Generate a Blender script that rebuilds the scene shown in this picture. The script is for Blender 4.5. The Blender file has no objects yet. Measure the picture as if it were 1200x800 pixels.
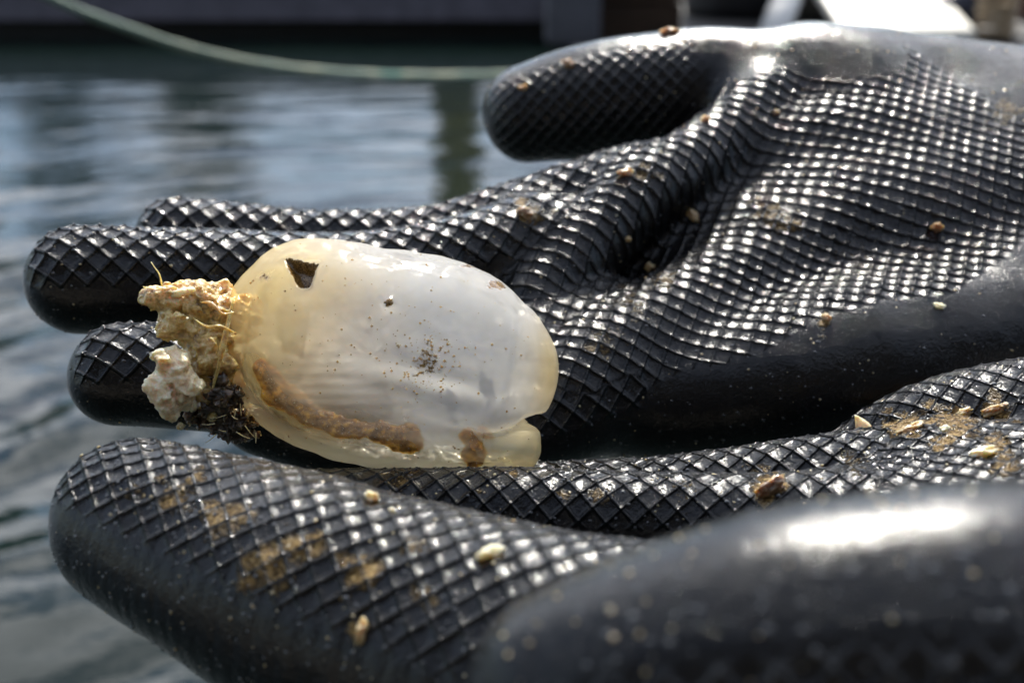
import bpy, math, random
import numpy as np
from mathutils import Vector, noise as mnoise
from mathutils.bvhtree import BVHTree
random.seed(7); rng = np.random.default_rng(7)
sc = bpy.context.scene
COL = sc.collection
R = math.radians

# ------------------------------------------------------------------ camera
PITCH = 20.0; CAMZ = 0.5; FPX = 1500.0
cam = bpy.data.cameras.new('camera'); camo = bpy.data.objects.new('camera', cam); COL.objects.link(camo)
camo.location = (0, 0, CAMZ); camo.rotation_euler = (R(90 - PITCH), 0, 0)
cam.lens = 45; cam.sensor_width = 36; cam.clip_start = 0.01; cam.clip_end = 2000
cam.dof.use_dof = True; cam.dof.focus_distance = 0.264; cam.dof.aperture_fstop = 14.0
sc.camera = camo
sc.render.resolution_x = 1024; sc.render.resolution_y = 682

# ------------------------------------------------------------------ sky and sun
SUN_EL, SUN_AZ = R(47), R(7)          # azimuth from +y towards +x
w = bpy.data.worlds.new('World'); sc.world = w; w.use_nodes = True
nt = w.node_tree; nt.nodes.clear()
def N(nt, typ, **kw):
    n = nt.nodes.new(typ)
    for k, v in kw.items():
        if k.startswith('_'): setattr(n, k[1:], v)
        else: n.inputs[k.replace('__', ' ')].default_value = v
    return n
L = lambda nt, a, b: nt.links.new(a, b)
sky = N(nt, 'ShaderNodeTexSky', _sky_type='NISHITA', _sun_disc=False, _sun_elevation=SUN_EL, _sun_rotation=SUN_AZ,
        _air_density=1.0, _dust_density=0.25, _ozone_density=2.0)
tc = N(nt, 'ShaderNodeTexCoord')
mp = N(nt, 'ShaderNodeMapping'); mp.inputs['Scale'].default_value = (1.0, 1.0, 2.6)
nz = N(nt, 'ShaderNodeTexNoise', Scale=2.6, Detail=9.0, Roughness=0.62)
cr = N(nt, 'ShaderNodeValToRGB'); cr.color_ramp.elements[0].position = 0.45; cr.color_ramp.elements[1].position = 0.57
mx = N(nt, 'ShaderNodeMix', _data_type='RGBA'); mx.inputs[7].default_value = (22.0, 22.0, 22.4, 1)
mu = N(nt, 'ShaderNodeMath', _operation='MULTIPLY'); mu.inputs[1].default_value = 0.85
bg = N(nt, 'ShaderNodeBackground', Strength=0.115); wo = N(nt, 'ShaderNodeOutputWorld')
L(nt, tc.outputs['Generated'], mp.inputs[0]); L(nt, mp.outputs[0], nz.inputs['Vector']); L(nt, nz.outputs[0], cr.inputs[0])
sxyz = N(nt, 'ShaderNodeSeparateXYZ'); L(nt, tc.outputs['Generated'], sxyz.inputs[0])
mr = N(nt, 'ShaderNodeMapRange'); mr.inputs[1].default_value = .16; mr.inputs[2].default_value = .32; L(nt, sxyz.outputs[2], mr.inputs[0])
mr2 = N(nt, 'ShaderNodeMapRange'); mr2.inputs[1].default_value = -.3; mr2.inputs[2].default_value = .6; mr2.inputs[3].default_value = .25; L(nt, sxyz.outputs[1], mr2.inputs[0])
mm1 = N(nt, 'ShaderNodeMath', _operation='MULTIPLY'); L(nt, mr.outputs[0], mm1.inputs[0]); L(nt, mr2.outputs[0], mm1.inputs[1])
mm2 = N(nt, 'ShaderNodeMath', _operation='MULTIPLY'); L(nt, mm1.outputs[0], mm2.inputs[0]); L(nt, cr.outputs[0], mm2.inputs[1])
L(nt, mm2.outputs[0], mu.inputs[0]); L(nt, mu.outputs[0], mx.inputs[0]); L(nt, sky.outputs[0], mx.inputs[6])
L(nt, mx.outputs[2], bg.inputs[0]); L(nt, bg.outputs[0], wo.inputs[0])
sun = bpy.data.lights.new('sun', 'SUN'); suno = bpy.data.objects.new('sun', sun); COL.objects.link(suno)
sun.energy = 5.0; sun.angle = R(0.53); sun.color = (1.0, 0.95, 0.86)
suno.rotation_euler = (R(90) - SUN_EL, 0, -SUN_AZ + math.pi)
suno.rotation_euler = Vector((math.sin(SUN_AZ)*math.cos(SUN_EL), math.cos(SUN_AZ)*math.cos(SUN_EL), math.sin(SUN_EL))).to_track_quat('Z', 'Y').to_euler()
vs = sc.view_settings; vs.view_transform = 'Standard'; vs.look = 'None'; vs.exposure = 0.55; vs.gamma = 1.0

# ------------------------------------------------------------------ helpers
SP, CP = math.sin(R(PITCH)), math.cos(R(PITCH))
FWD = np.array([0, CP, -SP]); UP = np.array([0, SP, CP]); RT = np.array([1., 0, 0]); CAM = np.array([0, 0, CAMZ])
def P(px, py, d):
    return CAM + FWD*d + RT*((px-600)/FPX*d) + UP*((400-py)/FPX*d)
def to_px(v):
    q = v - CAM; d = q @ FWD
    return np.stack([600 + (q @ RT)/d*FPX, 400 - (q @ UP)/d*FPX, d], -1)
def unit(v): v = np.asarray(v, float); return v/np.linalg.norm(v)

def tag(o, label=None, cat=None, group=None, kind=None):
    if label: o['label'] = label
    if cat: o['category'] = cat
    if group: o['group'] = group
    if kind: o['kind'] = kind
    return o
def empty(name, loc, parent=None):
    o = bpy.data.objects.new(name, None); COL.objects.link(o); o.location = loc
    o.empty_display_size = 0.02
    if parent: o.parent = parent
    return o
def mesh_obj(name, V, F, mat, parent=None, smooth=True, attrs=None):
    V = np.asarray(V, np.float32)
    me = bpy.data.meshes.new(name)
    if isinstance(F, np.ndarray):
        k = F.shape[1]
        me.vertices.add(len(V)); me.vertices.foreach_set('co', V.ravel())
        me.loops.add(F.size); me.loops.foreach_set('vertex_index', F.astype(np.int32).ravel())
        me.polygons.add(len(F)); me.polygons.foreach_set('loop_start', np.arange(0, F.size, k, dtype=np.int32))
        me.update(calc_edges=True)
    else:
        me.from_pydata([tuple(map(float, v)) for v in V], [], F)
    if smooth: me.polygons.foreach_set('use_smooth', np.ones(len(me.polygons), bool))
    for kname, arr in (attrs or {}).items():
        arr = np.asarray(arr, np.float32)
        if arr.ndim == 1:
            a = me.attributes.new(kname, 'FLOAT', 'POINT'); a.data.foreach_set('value', arr)
        else:
            a = me.attributes.new(kname, 'FLOAT_VECTOR', 'POINT'); a.data.foreach_set('vector', arr.ravel())
    me.materials.append(mat)
    o = bpy.data.objects.new(name, me); COL.objects.link(o)
    if parent:
        o.parent = parent
        o.matrix_parent_inverse.identity()
        o.location = -Vector(parent.location) if parent.parent is None else (0, 0, 0)
    return o

# ---- value noise in numpy (periodic lattice hash)
_perm = rng.random((64, 64, 64)).astype(np.float32)
def vnoise(p):
    p = np.asarray(p); i = np.floor(p).astype(int); f = p - i; f = f*f*(3-2*f)
    out = 0
    for dx in (0, 1):
        for dy in (0, 1):
            for dz in (0, 1):
                wgt = (f[..., 0] if dx else 1-f[..., 0])*(f[..., 1] if dy else 1-f[..., 1])*(f[..., 2] if dz else 1-f[..., 2])
                out = out + wgt*_perm[(i[..., 0]+dx) % 64, (i[..., 1]+dy) % 64, (i[..., 2]+dz) % 64]
    return out*2-1
def fbm(p, octv=4):
    s = 0; a = 1.0; t = 0
    for k in range(octv):
        s = s + a*vnoise(p*(2**k) + 13.7*k); t += a; a *= 0.5
    return s/t

# ---- signed distance modelling
def smin(a, b, k):
    h = np.clip(0.5 + 0.5*(b-a)/k, 0, 1)
    return b*(1-h) + a*h - k*h*(1-h)
def seg(p, a, b, ra, rb):
    ab = b-a; t = np.clip(((p-a) @ ab)/(ab @ ab), 0, 1)
    q = p - a - t[..., None]*ab
    return np.sqrt((q*q).sum(-1)) - (ra + (rb-ra)*t), t
def densify(ch, n=5):
    """Catmull-Rom through chain points [(pos, r)] -> finer chain"""
    A = np.array([np.r_[c, r] for c, r in ch]); A = np.vstack([2*A[0]-A[1], A, 2*A[-1]-A[-2]])
    out = []
    for i in range(1, len(A)-2):
        for t in np.linspace(0, 1, n, endpoint=False):
            p0, p1, p2, p3 = A[i-1:i+3]
            out.append(0.5*((2*p1)+(-p0+p2)*t+(2*p0-5*p1+4*p2-p3)*t*t+(-p0+3*p1-3*p2+p3)*t**3))
    out.append(A[-2]); return [(o[:3], max(o[3], 1e-4)) for o in out]
def chain_sd(p, ch, k=0.0025):
    d = None
    for (a, ra), (b, rb) in zip(ch[:-1], ch[1:]):
        s, _ = seg(p, a, b, ra, rb)
        d = s if d is None else np.minimum(d, s)
    return d
def C(px, py, d, rpx): return (P(px, py, d), rpx*d/FPX)

def surface_nets(f, lo, hi, h):
    n = np.ceil((hi-lo)/h).astype(int)+1
    ax = [lo[i] + h*np.arange(n[i]) for i in range(3)]
    vals = np.empty(n, np.float32)
    B = 5; nb = -(-n//B)                                   # evaluate block centres first, cells only near the surface
    bc = np.stack(np.meshgrid(*[lo[i]+h*(np.arange(nb[i])*B+(B-1)/2) for i in range(3)], indexing='ij'), -1).reshape(-1, 3)
    bd = f(bc); near = np.abs(bd) < h*B*1.25
    big = np.repeat(np.repeat(np.repeat(bd.reshape(nb), B, 0), B, 1), B, 2)
    off = np.stack(np.meshgrid(*[np.arange(B)]*3, indexing='ij'), -1).reshape(-1, 3)
    bi = np.argwhere(near.reshape(nb))*B
    for s in range(0, len(bi), 4000):
        ii = (bi[s:s+4000, None, :]+off[None]).reshape(-1, 3)
        big[ii[:, 0], ii[:, 1], ii[:, 2]] = f(lo+h*ii)
    vals = big[:n[0], :n[1], :n[2]].astype(np.float32)
    ins = vals < 0
    c = n-1
    cnt = np.zeros(c, np.int32); acc = np.zeros(tuple(c)+(3,), np.float32)
    corner = [(i, j, k) for i in (0, 1) for j in (0, 1) for k in (0, 1)]
    sl = lambda o: tuple(slice(o[i], o[i]+c[i]) for i in range(3))
    for a in range(8):
        for b in range(a+1, 8):
            ca, cb = corner[a], corner[b]
            if sum(abs(x-y) for x, y in zip(ca, cb)) != 1: continue
            va, vb = vals[sl(ca)], vals[sl(cb)]
            m = (va < 0) != (vb < 0)
            t = np.where(m, va/np.where(m, va-vb, 1), 0)
            for q in range(3): acc[..., q] += np.where(m, ca[q] + t*(cb[q]-ca[q]), 0)
            cnt += m
    act = cnt > 0
    idx = -np.ones(c, np.int64); idx[act] = np.arange(act.sum())
    cells = np.argwhere(act)
    V = lo + h*(cells + acc[act]/cnt[act][:, None])
    F = []
    for q in range(3):
        o1 = [0, 0, 0]; o1[q] = 1
        a = ins[:-1 if q == 0 else None, :-1 if q == 1 else None, :-1 if q == 2 else None]
        b = ins[1 if q == 0 else None:, 1 if q == 1 else None:, 1 if q == 2 else None:]
        e = np.argwhere(a != b); u, v = (q+1) % 3, (q+2) % 3
        ok = (e[:, u] > 0) & (e[:, v] > 0) & (e[:, u] < c[u]) & (e[:, v] < c[v]); e = e[ok]
        flip = a[tuple(e.T)]
        def g(du, dv):
            x = e.copy(); x[:, u] += du; x[:, v] += dv; return idx[tuple(x.T)]
        qd = np.stack([g(-1, -1), g(0, -1), g(0, 0), g(-1, 0)], 1)
        qd[~flip] = qd[~flip][:, ::-1]
        F.append(qd)
    return V, np.vstack(F)
def subdivide(V, F):
    nv, nf = len(V), len(F)
    E = np.stack([F, np.roll(F, -1, 1)], -1).reshape(-1, 2); Es = np.sort(E, 1)
    key = Es[:, 0]*nv + Es[:, 1]; uk, inv = np.unique(key, return_inverse=True)
    a, b = uk//nv, uk % nv
    EV = (V[a]+V[b])/2; FV = V[F].mean(1); ei = inv.reshape(nf, 4) + nv; fi = np.arange(nf) + nv + len(uk)
    NF = np.concatenate([np.stack([F[:, i], ei[:, i], fi, ei[:, i-1]], 1) for i in range(4)])
    return np.vstack([V, EV, FV]), NF
def grad(f, p, e=4e-4):
    k = np.array([[1, -1, -1], [-1, -1, 1], [-1, 1, -1], [1, 1, 1]])*e
    g = sum(kk*f(p+kk)[:, None] for kk in k)
    return g/np.maximum(np.linalg.norm(g, axis=1, keepdims=True), 1e-12)
def project(f, V, it=2):
    for _ in range(it):
        d = f(V); g = grad(f, V); V = V - g*d[:, None]
    return V
def relax(V, F, it=1):
    for _ in range(it):
        E = np.stack([F, np.roll(F, -1, 1)], -1).reshape(-1, 2)
        s = np.zeros_like(V); n = np.zeros(len(V))
        for q in range(3):
            s[:, q] = np.bincount(E[:, 0], V[E[:, 1], q], len(V)) + np.bincount(E[:, 1], V[E[:, 0], q], len(V))
        n = np.bincount(E[:, 0], minlength=len(V)) + np.bincount(E[:, 1], minlength=len(V))
        V = 0.4*V + 0.6*s/n[:, None]
    return V
def build_sdf(f, lo, hi, h, levels):
    V, F = surface_nets(f, np.array(lo, float), np.array(hi, float), h)
    V = project(f, V); V = relax(V, F, 2); V = project(f, V, 1)
    g = grad(f, V)
    for k in range(levels):
        VG, F = subdivide(np.hstack([V, g]), F); V, g = VG[:, :3], VG[:, 3:]
        g = g/np.maximum(np.linalg.norm(g, axis=1, keepdims=True), 1e-9)
        V = V - g*f(V)[:, None]
    return V, F
def np_normals(V, F):
    n = np.cross(V[F[:, 2]]-V[F[:, 0]], V[F[:, 3]]-V[F[:, 1]]); o = np.zeros_like(V)
    for q in range(3):
        for c in range(4): o[:, q] += np.bincount(F[:, c], n[:, q], len(V))
    return o/np.maximum(np.linalg.norm(o, axis=1, keepdims=True), 1e-12)
def in_poly(x, y, poly):
    c = np.zeros(len(x), bool); n = len(poly)
    for i in range(n):
        (x1, y1), (x2, y2) = poly[i], poly[(i+1) % n]
        m = ((y1 > y) != (y2 > y)) & (x < (x2-x1)*(y-y1)/(y2-y1+1e-12)+x1); c ^= m
    return c
def poly_dist(x, y, poly):
    """signed pixel distance to the polygon edge, positive inside"""
    d = np.full(len(x), 1e9); n = len(poly)
    for i in range(n):
        (x1, y1), (x2, y2) = poly[i], poly[(i+1) % n]
        t = np.clip(((x-x1)*(x2-x1)+(y-y1)*(y2-y1))/((x2-x1)**2+(y2-y1)**2), 0, 1)
        d = np.minimum(d, np.hypot(x-x1-t*(x2-x1), y-y1-t*(y2-y1)))
    return np.where(in_poly(x, y, poly), d, -d)

# ------------------------------------------------------------------ materials
def new_mat(name):
    m = bpy.data.materials.new(name); m.use_nodes = True; nt = m.node_tree
    return m, nt, nt.nodes['Principled BSDF'], nt.nodes['Material Output']
def ramp(nt, fac, stops):
    c = N(nt, 'ShaderNodeValToRGB'); el = c.color_ramp.elements
    while len(el) < len(stops): el.new(0.5)
    for e, (p, col) in zip(el, stops): e.position = p; e.color = tuple(col)+(1,) if len(col) == 3 else col
    L(nt, fac, c.inputs[0]); return c.outputs[0]
def noise_tex(nt, scale, detail=4, rough=0.55, vec=None, dist=0.0):
    n = N(nt, 'ShaderNodeTexNoise', Scale=scale, Detail=float(detail), Roughness=rough, Distortion=dist)
    if vec is None:
        t = N(nt, 'ShaderNodeNewGeometry'); vec = t.outputs['Position']
    L(nt, vec, n.inputs['Vector']); return n.outputs[0]
def math_n(nt, op, a, b=None, clamp=False):
    n = N(nt, 'ShaderNodeMath', _operation=op, _use_clamp=clamp)
    for i, x in enumerate((a, b)):
        if x is None: continue
        if isinstance(x, (int, float)): n.inputs[i].default_value = x
        else: L(nt, x, n.inputs[i])
    return n.outputs[0]
def bump(nt, h, dist, strength=1.0, normal=None):
    b = N(nt, 'ShaderNodeBump', Strength=strength, Distance=dist); L(nt, h, b.inputs['Height'])
    if normal: L(nt, normal, b.inputs['Normal'])
    return b.outputs[0]
def mixc(nt, f, a, b):
    m = N(nt, 'ShaderNodeMix', _data_type='RGBA')
    for i, x in ((0, f), (6, a), (7, b)):
        if isinstance(x, (int, float)): m.inputs[i].default_value = x
        elif isinstance(x, tuple): m.inputs[i].default_value = x+(1,) if len(x) == 3 else x
        else: L(nt, x, m.inputs[i])
    return m.outputs[2]
def simple(name, col, rough=0.6, ns=40, var=0.35, bmp=0.0, spec=0.5, metal=0.0):
    m, nt, b, o = new_mat(name)
    n = noise_tex(nt, ns, 5)
    c2 = tuple(min(1, c*(1+var)) for c in col); c1 = tuple(c*(1-var) for c in col)
    L(nt, ramp(nt, n, [(0.3, c1), (0.7, c2)]), b.inputs['Base Color'])
    b.inputs['Roughness'].default_value = rough; b.inputs['Specular IOR Level'].default_value = spec; b.inputs['Metallic'].default_value = metal
    if bmp: L(nt, bump(nt, n, bmp), b.inputs['Normal'])
    return m

def glove_material():
    m, nt, b, o = new_mat('wet_black_rubber')
    at = N(nt, 'ShaderNodeAttribute', _attribute_name='pat'); sp = N(nt, 'ShaderNodeSeparateXYZ'); L(nt, at.outputs['Vector'], sp.inputs[0])
    mud = N(nt, 'ShaderNodeAttribute', _attribute_name='mud')
    def line(x):                                            # 1 on an integer line, 0 away from it
        fr = math_n(nt, 'FRACT', x); d = math_n(nt, 'ABSOLUTE', math_n(nt, 'SUBTRACT', fr, 0.5))
        d = math_n(nt, 'SUBTRACT', 0.5, d)
        k = math_n(nt, 'SUBTRACT', 1.0, math_n(nt, 'DIVIDE', d, 0.13), True)
        return math_n(nt, 'SMOOTH_MIN', k, 1.0) if False else math_n(nt, 'MULTIPLY', k, math_n(nt, 'SUBTRACT', 2.0, k))
    la, lb = line(sp.outputs[0]), line(sp.outputs[1])
    ridge = math_n(nt, 'MULTIPLY', math_n(nt, 'ADD', math_n(nt, 'MAXIMUM', la, lb), math_n(nt, 'MULTIPLY', math_n(nt, 'MULTIPLY', la, lb), .9)), sp.outputs[2])
    n1 = noise_tex(nt, 260, 5, 0.6); n2 = noise_tex(nt, 1500, 3, 0.6); n3 = noise_tex(nt, 60, 4, 0.6); n4 = noise_tex(nt, 3500, 2, 0.5)
    # mud mask: attribute broken up by noise, more in the cell floors
    mm = math_n(nt, 'SUBTRACT', math_n(nt, 'ADD', mud.outputs['Fac'], math_n(nt, 'ADD', math_n(nt, 'MULTIPLY', n1, 0.6), math_n(nt, 'MULTIPLY', n2, 0.7))), math_n(nt, 'ADD', 1.09, math_n(nt, 'MULTIPLY', ridge, 0.30)))
    mm = math_n(nt, 'MULTIPLY', mm, 3.2, True)
    # thin film of silt in places
    film = math_n(nt, 'MULTIPLY', math_n(nt, 'SUBTRACT', n3, 0.50), 1.6, True)
    rub = mixc(nt, film, (0.0045, 0.0046, 0.005), (0.014, 0.0128, 0.011))
    mcol = ramp(nt, n2, [(0.3, (0.07, 0.035, 0.008)), (0.5, (0.24, 0.14, 0.035)), (0.72, (0.50, 0.36, 0.14))])
    L(nt, mixc(nt, mm, rub, mcol), b.inputs['Base Color'])
    rr = math_n(nt, 'ADD', 0.13, math_n(nt, 'MULTIPLY', math_n(nt, 'SUBTRACT', n1, 0.42), 0.42, True))
    rr = math_n(nt, 'ADD', rr, math_n(nt, 'MULTIPLY', mm, 0.25))
    L(nt, rr, b.inputs['Roughness'])
    b.inputs['Specular IOR Level'].default_value = 0.24
    b.inputs['Coat Weight'].default_value = 0.4; b.inputs['Coat Roughness'].default_value = 0.05; b.inputs['Coat IOR'].default_value = 1.33
    nb = bump(nt, ridge, 0.00038, 1.0)
    hh = math_n(nt, 'ADD', math_n(nt, 'MULTIPLY', n1, 0.9), math_n(nt, 'MULTIPLY', n2, 0.34))
    nb2 = bump(nt, hh, 0.00040, 0.9, nb)
    drops = math_n(nt, 'MULTIPLY', math_n(nt, 'SUBTRACT', n4, 0.60), 4.0, True)
    nb3 = bump(nt, drops, 0.00012, 0.8, nb2)
    nb4 = bump(nt, math_n(nt, 'MULTIPLY', mm, math_n(nt, 'ADD', .4, n2)), 0.0011, 1.0, nb3)
    L(nt, nb4, b.inputs['Normal']); L(nt, nb4, b.inputs['Coat Normal'])
    return m
M_GLOVE = glove_material()
M_CUFF = simple('black_rubber_cuff', (0.012, 0.012, 0.014), 0.3, 60, 0.3, 0.0008)

def mud_material(name, c0, c1, c2, rough=0.35):
    m, nt, b, o = new_mat(name)
    n = noise_tex(nt, 900, 5, 0.65); n2 = noise_tex(nt, 260, 3)
    L(nt, ramp(nt, math_n(nt, 'ADD', math_n(nt, 'MULTIPLY', n, 0.6), math_n(nt, 'MULTIPLY', n2, 0.4)), [(0.34, c0), (0.5, c1), (0.66, c2)]), b.inputs['Base Color'])
    b.inputs['Roughness'].default_value = rough; b.inputs['Coat Weight'].default_value = 0.9; b.inputs['Coat Roughness'].default_value = 0.12
    b.inputs['Subsurface Weight'].default_value = 0.6; b.inputs['Subsurface Scale'].default_value = 0.004; b.inputs['Subsurface Radius'].default_value = (1.0, 0.6, 0.3)
    L(nt, bump(nt, n, 0.0006), b.inputs['Normal']); return m
M_MUD = mud_material('wet_tan_silt', (0.13, 0.075, 0.025), (0.38, 0.25, 0.10), (0.62, 0.48, 0.27))
M_DMUD = mud_material('wet_brown_silt', (0.05, 0.028, 0.010), (0.16, 0.09, 0.03), (0.34, 0.22, 0.09))
M_ROOT = mud_material('dark_roots', (0.010, 0.006, 0.004), (0.045, 0.028, 0.014), (0.14, 0.09, 0.04))
M_SHELL = mud_material('pale_shell', (0.42, 0.26, 0.10), (0.88, 0.70, 0.42), (0.95, 0.86, 0.64), 0.4)
M_HOLD = mud_material('fibrous_holdfast', (0.13, 0.065, 0.012), (0.62, 0.42, 0.13), (0.90, 0.76, 0.42), 0.3)

# ------------------------------------------------------------------ water
def water():
    def spread(n, dense, far, p):
        t = np.linspace(-1, 1, n); return np.sign(t)*(dense*np.abs(t) + (far-dense)*np.abs(t)**p)
    xs = spread(560, 2.4, 260, 9); ys = np.r_[np.linspace(-0.4, 3.2, 520)[:-1], 3.2 + (np.linspace(0, 1, 180)**4)*600 + np.linspace(0, 1, 180)*3]
    xs = np.r_[-600, xs, 600]; ys = np.r_[-300, -20, -3, -1, ys]
    X, Y = np.meshgrid(xs, ys, indexing='ij'); Z = np.zeros_like(X)
    r = np.random.default_rng(3)
    wv = [(0.125, 62, .0016), (0.16, 75, .0021), (0.21, 50, .0022), (0.27, 100, .0022), (0.37, 85, .003), (0.085, 40, .0007), (0.07, 95, .0005), (0.055, 70, .00035), (0.6, 120, .003)]
    wx = 0.10*np.sin(X*2.3+Y*1.1)+0.07*np.sin(Y*3.1-X*1.7+1); wy = 0.09*np.sin(Y*2.0+X*2.9+2)
    for lam, ang, a in wv:
        for s in (-1, 1):
            th = R(180-ang + r.uniform(-9, 9) + s*7); k = 2*math.pi/(lam*r.uniform(.88, 1.13))
            ph = k*((X+wx)*math.cos(th)+(Y+wy)*math.sin(th)) + r.uniform(0, 6.28)
            env = 0.65+0.35*np.sin(0.21*k*((X)*math.sin(th+.3*s)-(Y)*math.cos(th+.3*s))+r.uniform(0, 6))
            Z += a*1.45*env*np.sin(ph)
    fade = 1/(1+(np.hypot(X, Y)/1.35)**2)+0.03; Z *= fade
    nx, ny = len(xs), len(ys)
    i = np.arange(nx*ny).reshape(nx, ny)
    F = np.stack([i[:-1, :-1], i[1:, :-1], i[1:, 1:], i[:-1, 1:]], -1).reshape(-1, 4)
    m, nt, b, o = new_mat('harbour_water')
    b.inputs['Base Color'].default_value = (0.006, 0.012, 0.011, 1); b.inputs['Roughness'].default_value = 0.03
    b.inputs['IOR'].default_value = 1.333
    g = N(nt, 'ShaderNodeNewGeometry'); mp = N(nt, 'ShaderNodeMapping'); mp.inputs['Scale'].default_value = (1, 2.2, 1); mp.inputs['Rotation'].default_value = (0, 0, R(-14))
    L(nt, g.outputs['Position'], mp.inputs[0])
    n1 = noise_tex(nt, 9, 4, 0.55, mp.outputs[0], 0.4); n2 = noise_tex(nt, 34, 3, 0.5, mp.outputs[0], 0.3)
    h = math_n(nt, 'ADD', n1, math_n(nt, 'MULTIPLY', n2, 0.22))
    L(nt, bump(nt, h, 0.0030, 0.8), b.inputs['Normal'])
    o = mesh_obj('water', np.stack([X, Y, Z], -1).reshape(-1, 3), F, m); tag(o, kind='structure')
    # sea bed below, ends the water body
water()

# ------------------------------------------------------------------ far bank, dock, things on it
def box_vf(x0, x1, y0, y1, z0, z1, bev=0.0):
    V = [(x, y, z) for x in (x0, x1) for y in (y0, y1) for z in (z0, z1)]
    F = [(0, 1, 3, 2), (4, 6, 7, 5), (0, 4, 5, 1), (2, 3, 7, 6), (0, 2, 6, 4), (1, 5, 7, 3)]
    return V, F
def box(name, x0, x1, y0, y1, z0, z1, mat, parent=None, bev=0.0):
    V, F = box_vf(x0, x1, y0, y1, z0, z1); o = mesh_obj(name, V, F, mat, parent, smooth=False)
    if bev:
        md = o.modifiers.new('bevel', 'BEVEL'); md.width = bev; md.segments = 2
    return o
def tube(name, pts, rad, mat, parent=None, seg=12, cap=True):
    pts = [np.array(p, float) for p in pts]; n = len(pts)
    rad = rad if hasattr(rad, '__len__') else [rad]*n
    V = []; F = []; prev = None
    for i, p in enumerate(pts):
        t = unit(pts[min(i+1, n-1)]-pts[max(i-1, 0)])
        if prev is None: a = np.array([0, 0, 1.]) if abs(t[2]) < .9 else np.array([1., 0, 0])
        else: a = prev
        u = unit(a - t*(a @ t)); v = np.cross(t, u); prev = u
        for j in range(seg):
            th = 2*math.pi*j/seg; V.append(p + rad[i]*(math.cos(th)*u + math.sin(th)*v))
    for i in range(n-1):
        for j in range(seg):
            F.append((i*seg+j, i*seg+(j+1) % seg, (i+1)*seg+(j+1) % seg, (i+1)*seg+j))
    if cap: F += [tuple(range(seg))[::-1], tuple((n-1)*seg+j for j in range(seg))]
    return mesh_obj(name, V, F, mat, parent)
def lathe(name, prof, cx, cy, mat, parent=None, seg=40, sx=1.0):
    V = []; F = []; n = len(prof)
    for r_, z in prof:
        for j in range(seg): th = 2*math.pi*j/seg; V.append((cx+sx*r_*math.cos(th), cy+r_*math.sin(th), z))
    for i in range(n-1):
        for j in range(seg): F.append((i*seg+j, i*seg+(j+1) % seg, (i+1)*seg+(j+1) % seg, (i+1)*seg+j))
    F += [tuple(range(seg))[::-1], tuple((n-1)*seg+j for j in range(seg))]
    return mesh_obj(name, V, F, mat, parent)

M_FASC = simple('grey_painted_fascia', (0.115, 0.105, 0.125), 0.7, 14, 0.25)
M_FLOAT = simple('black_float', (0.006, 0.007, 0.007), 0.6, 20, 0.3)
M_WOOD = simple('weathered_planks', (0.20, 0.18, 0.15), 0.8, 30, 0.4)
M_PILE = simple('olive_timber_pile', (0.24, 0.20, 0.06), 0.8, 12, 0.35)
M_BANK = simple('grass_bank', (0.03, 0.04, 0.015), 0.9, 2, 0.4)
M_BARK = simple('bark', (0.07, 0.05, 0.035), 0.9, 15, 0.3)
def dock():
    d = empty('floating_dock', (-1.5, 4.6, 0)); tag(d, 'long low floating dock with a grey side board above a black float, across the water', 'dock')
    box('side_board', -14, 3.2, 4.22, 4.27, 0.062, 0.185, M_FASC, d)
    box('float', -14, 3.2, 4.30, 5.6, -0.2, 0.11, M_FLOAT, d)
    for i in range(60):
        x = -14 + i*0.2865
        box('plank', x, x+0.278, 4.20, 5.7, 0.187, 0.215, M_WOOD, d) if i % 1 == 0 else None
    M_WET = simple('wet_dark_planks', (0.035, 0.032, 0.03), 0.75, 30, 0.4)
    p = empty('finger_pier', (1.4, 3.2, 0)); tag(p, 'low wooden pier standing in the water behind the raised thumb', 'pier')
    box('side_board', 0.17, 0.21, 2.45, 4.19, 0.04, 0.17, M_FASC, p)
    box('side_board', 0.212, 3.2, 2.45, 2.49, 0.04, 0.17, M_FASC, p)
    box('float', 0.26, 3.2, 2.55, 4.15, -0.2, 0.12, M_FLOAT, p)
    for i in range(12):
        y = 2.43 + i*0.1465
        box('plank', 0.15, 3.25, y, y+0.14, 0.172, 0.2, M_WET, p)
dock()
def at(px, py, dist_y):
    """world point on the vertical plane y = dist_y seen at the pixel"""
    dvec = FWD + RT*((px-600)/FPX) + UP*((400-py)/FPX); return CAM + dvec*(dist_y/dvec[1])
def pile():
    c = at(533, 60, 5.85)
    o = lathe('mooring_pile', [(0.115, -0.6), (0.113, 0.3), (0.108, 1.2), (0.10, 1.78), (0.06, 1.82)], c[0], 5.95, M_PILE)
    tag(o, 'olive brown timber pile behind the dock, seen as a reflection in the water', 'pile')
pile()
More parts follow.
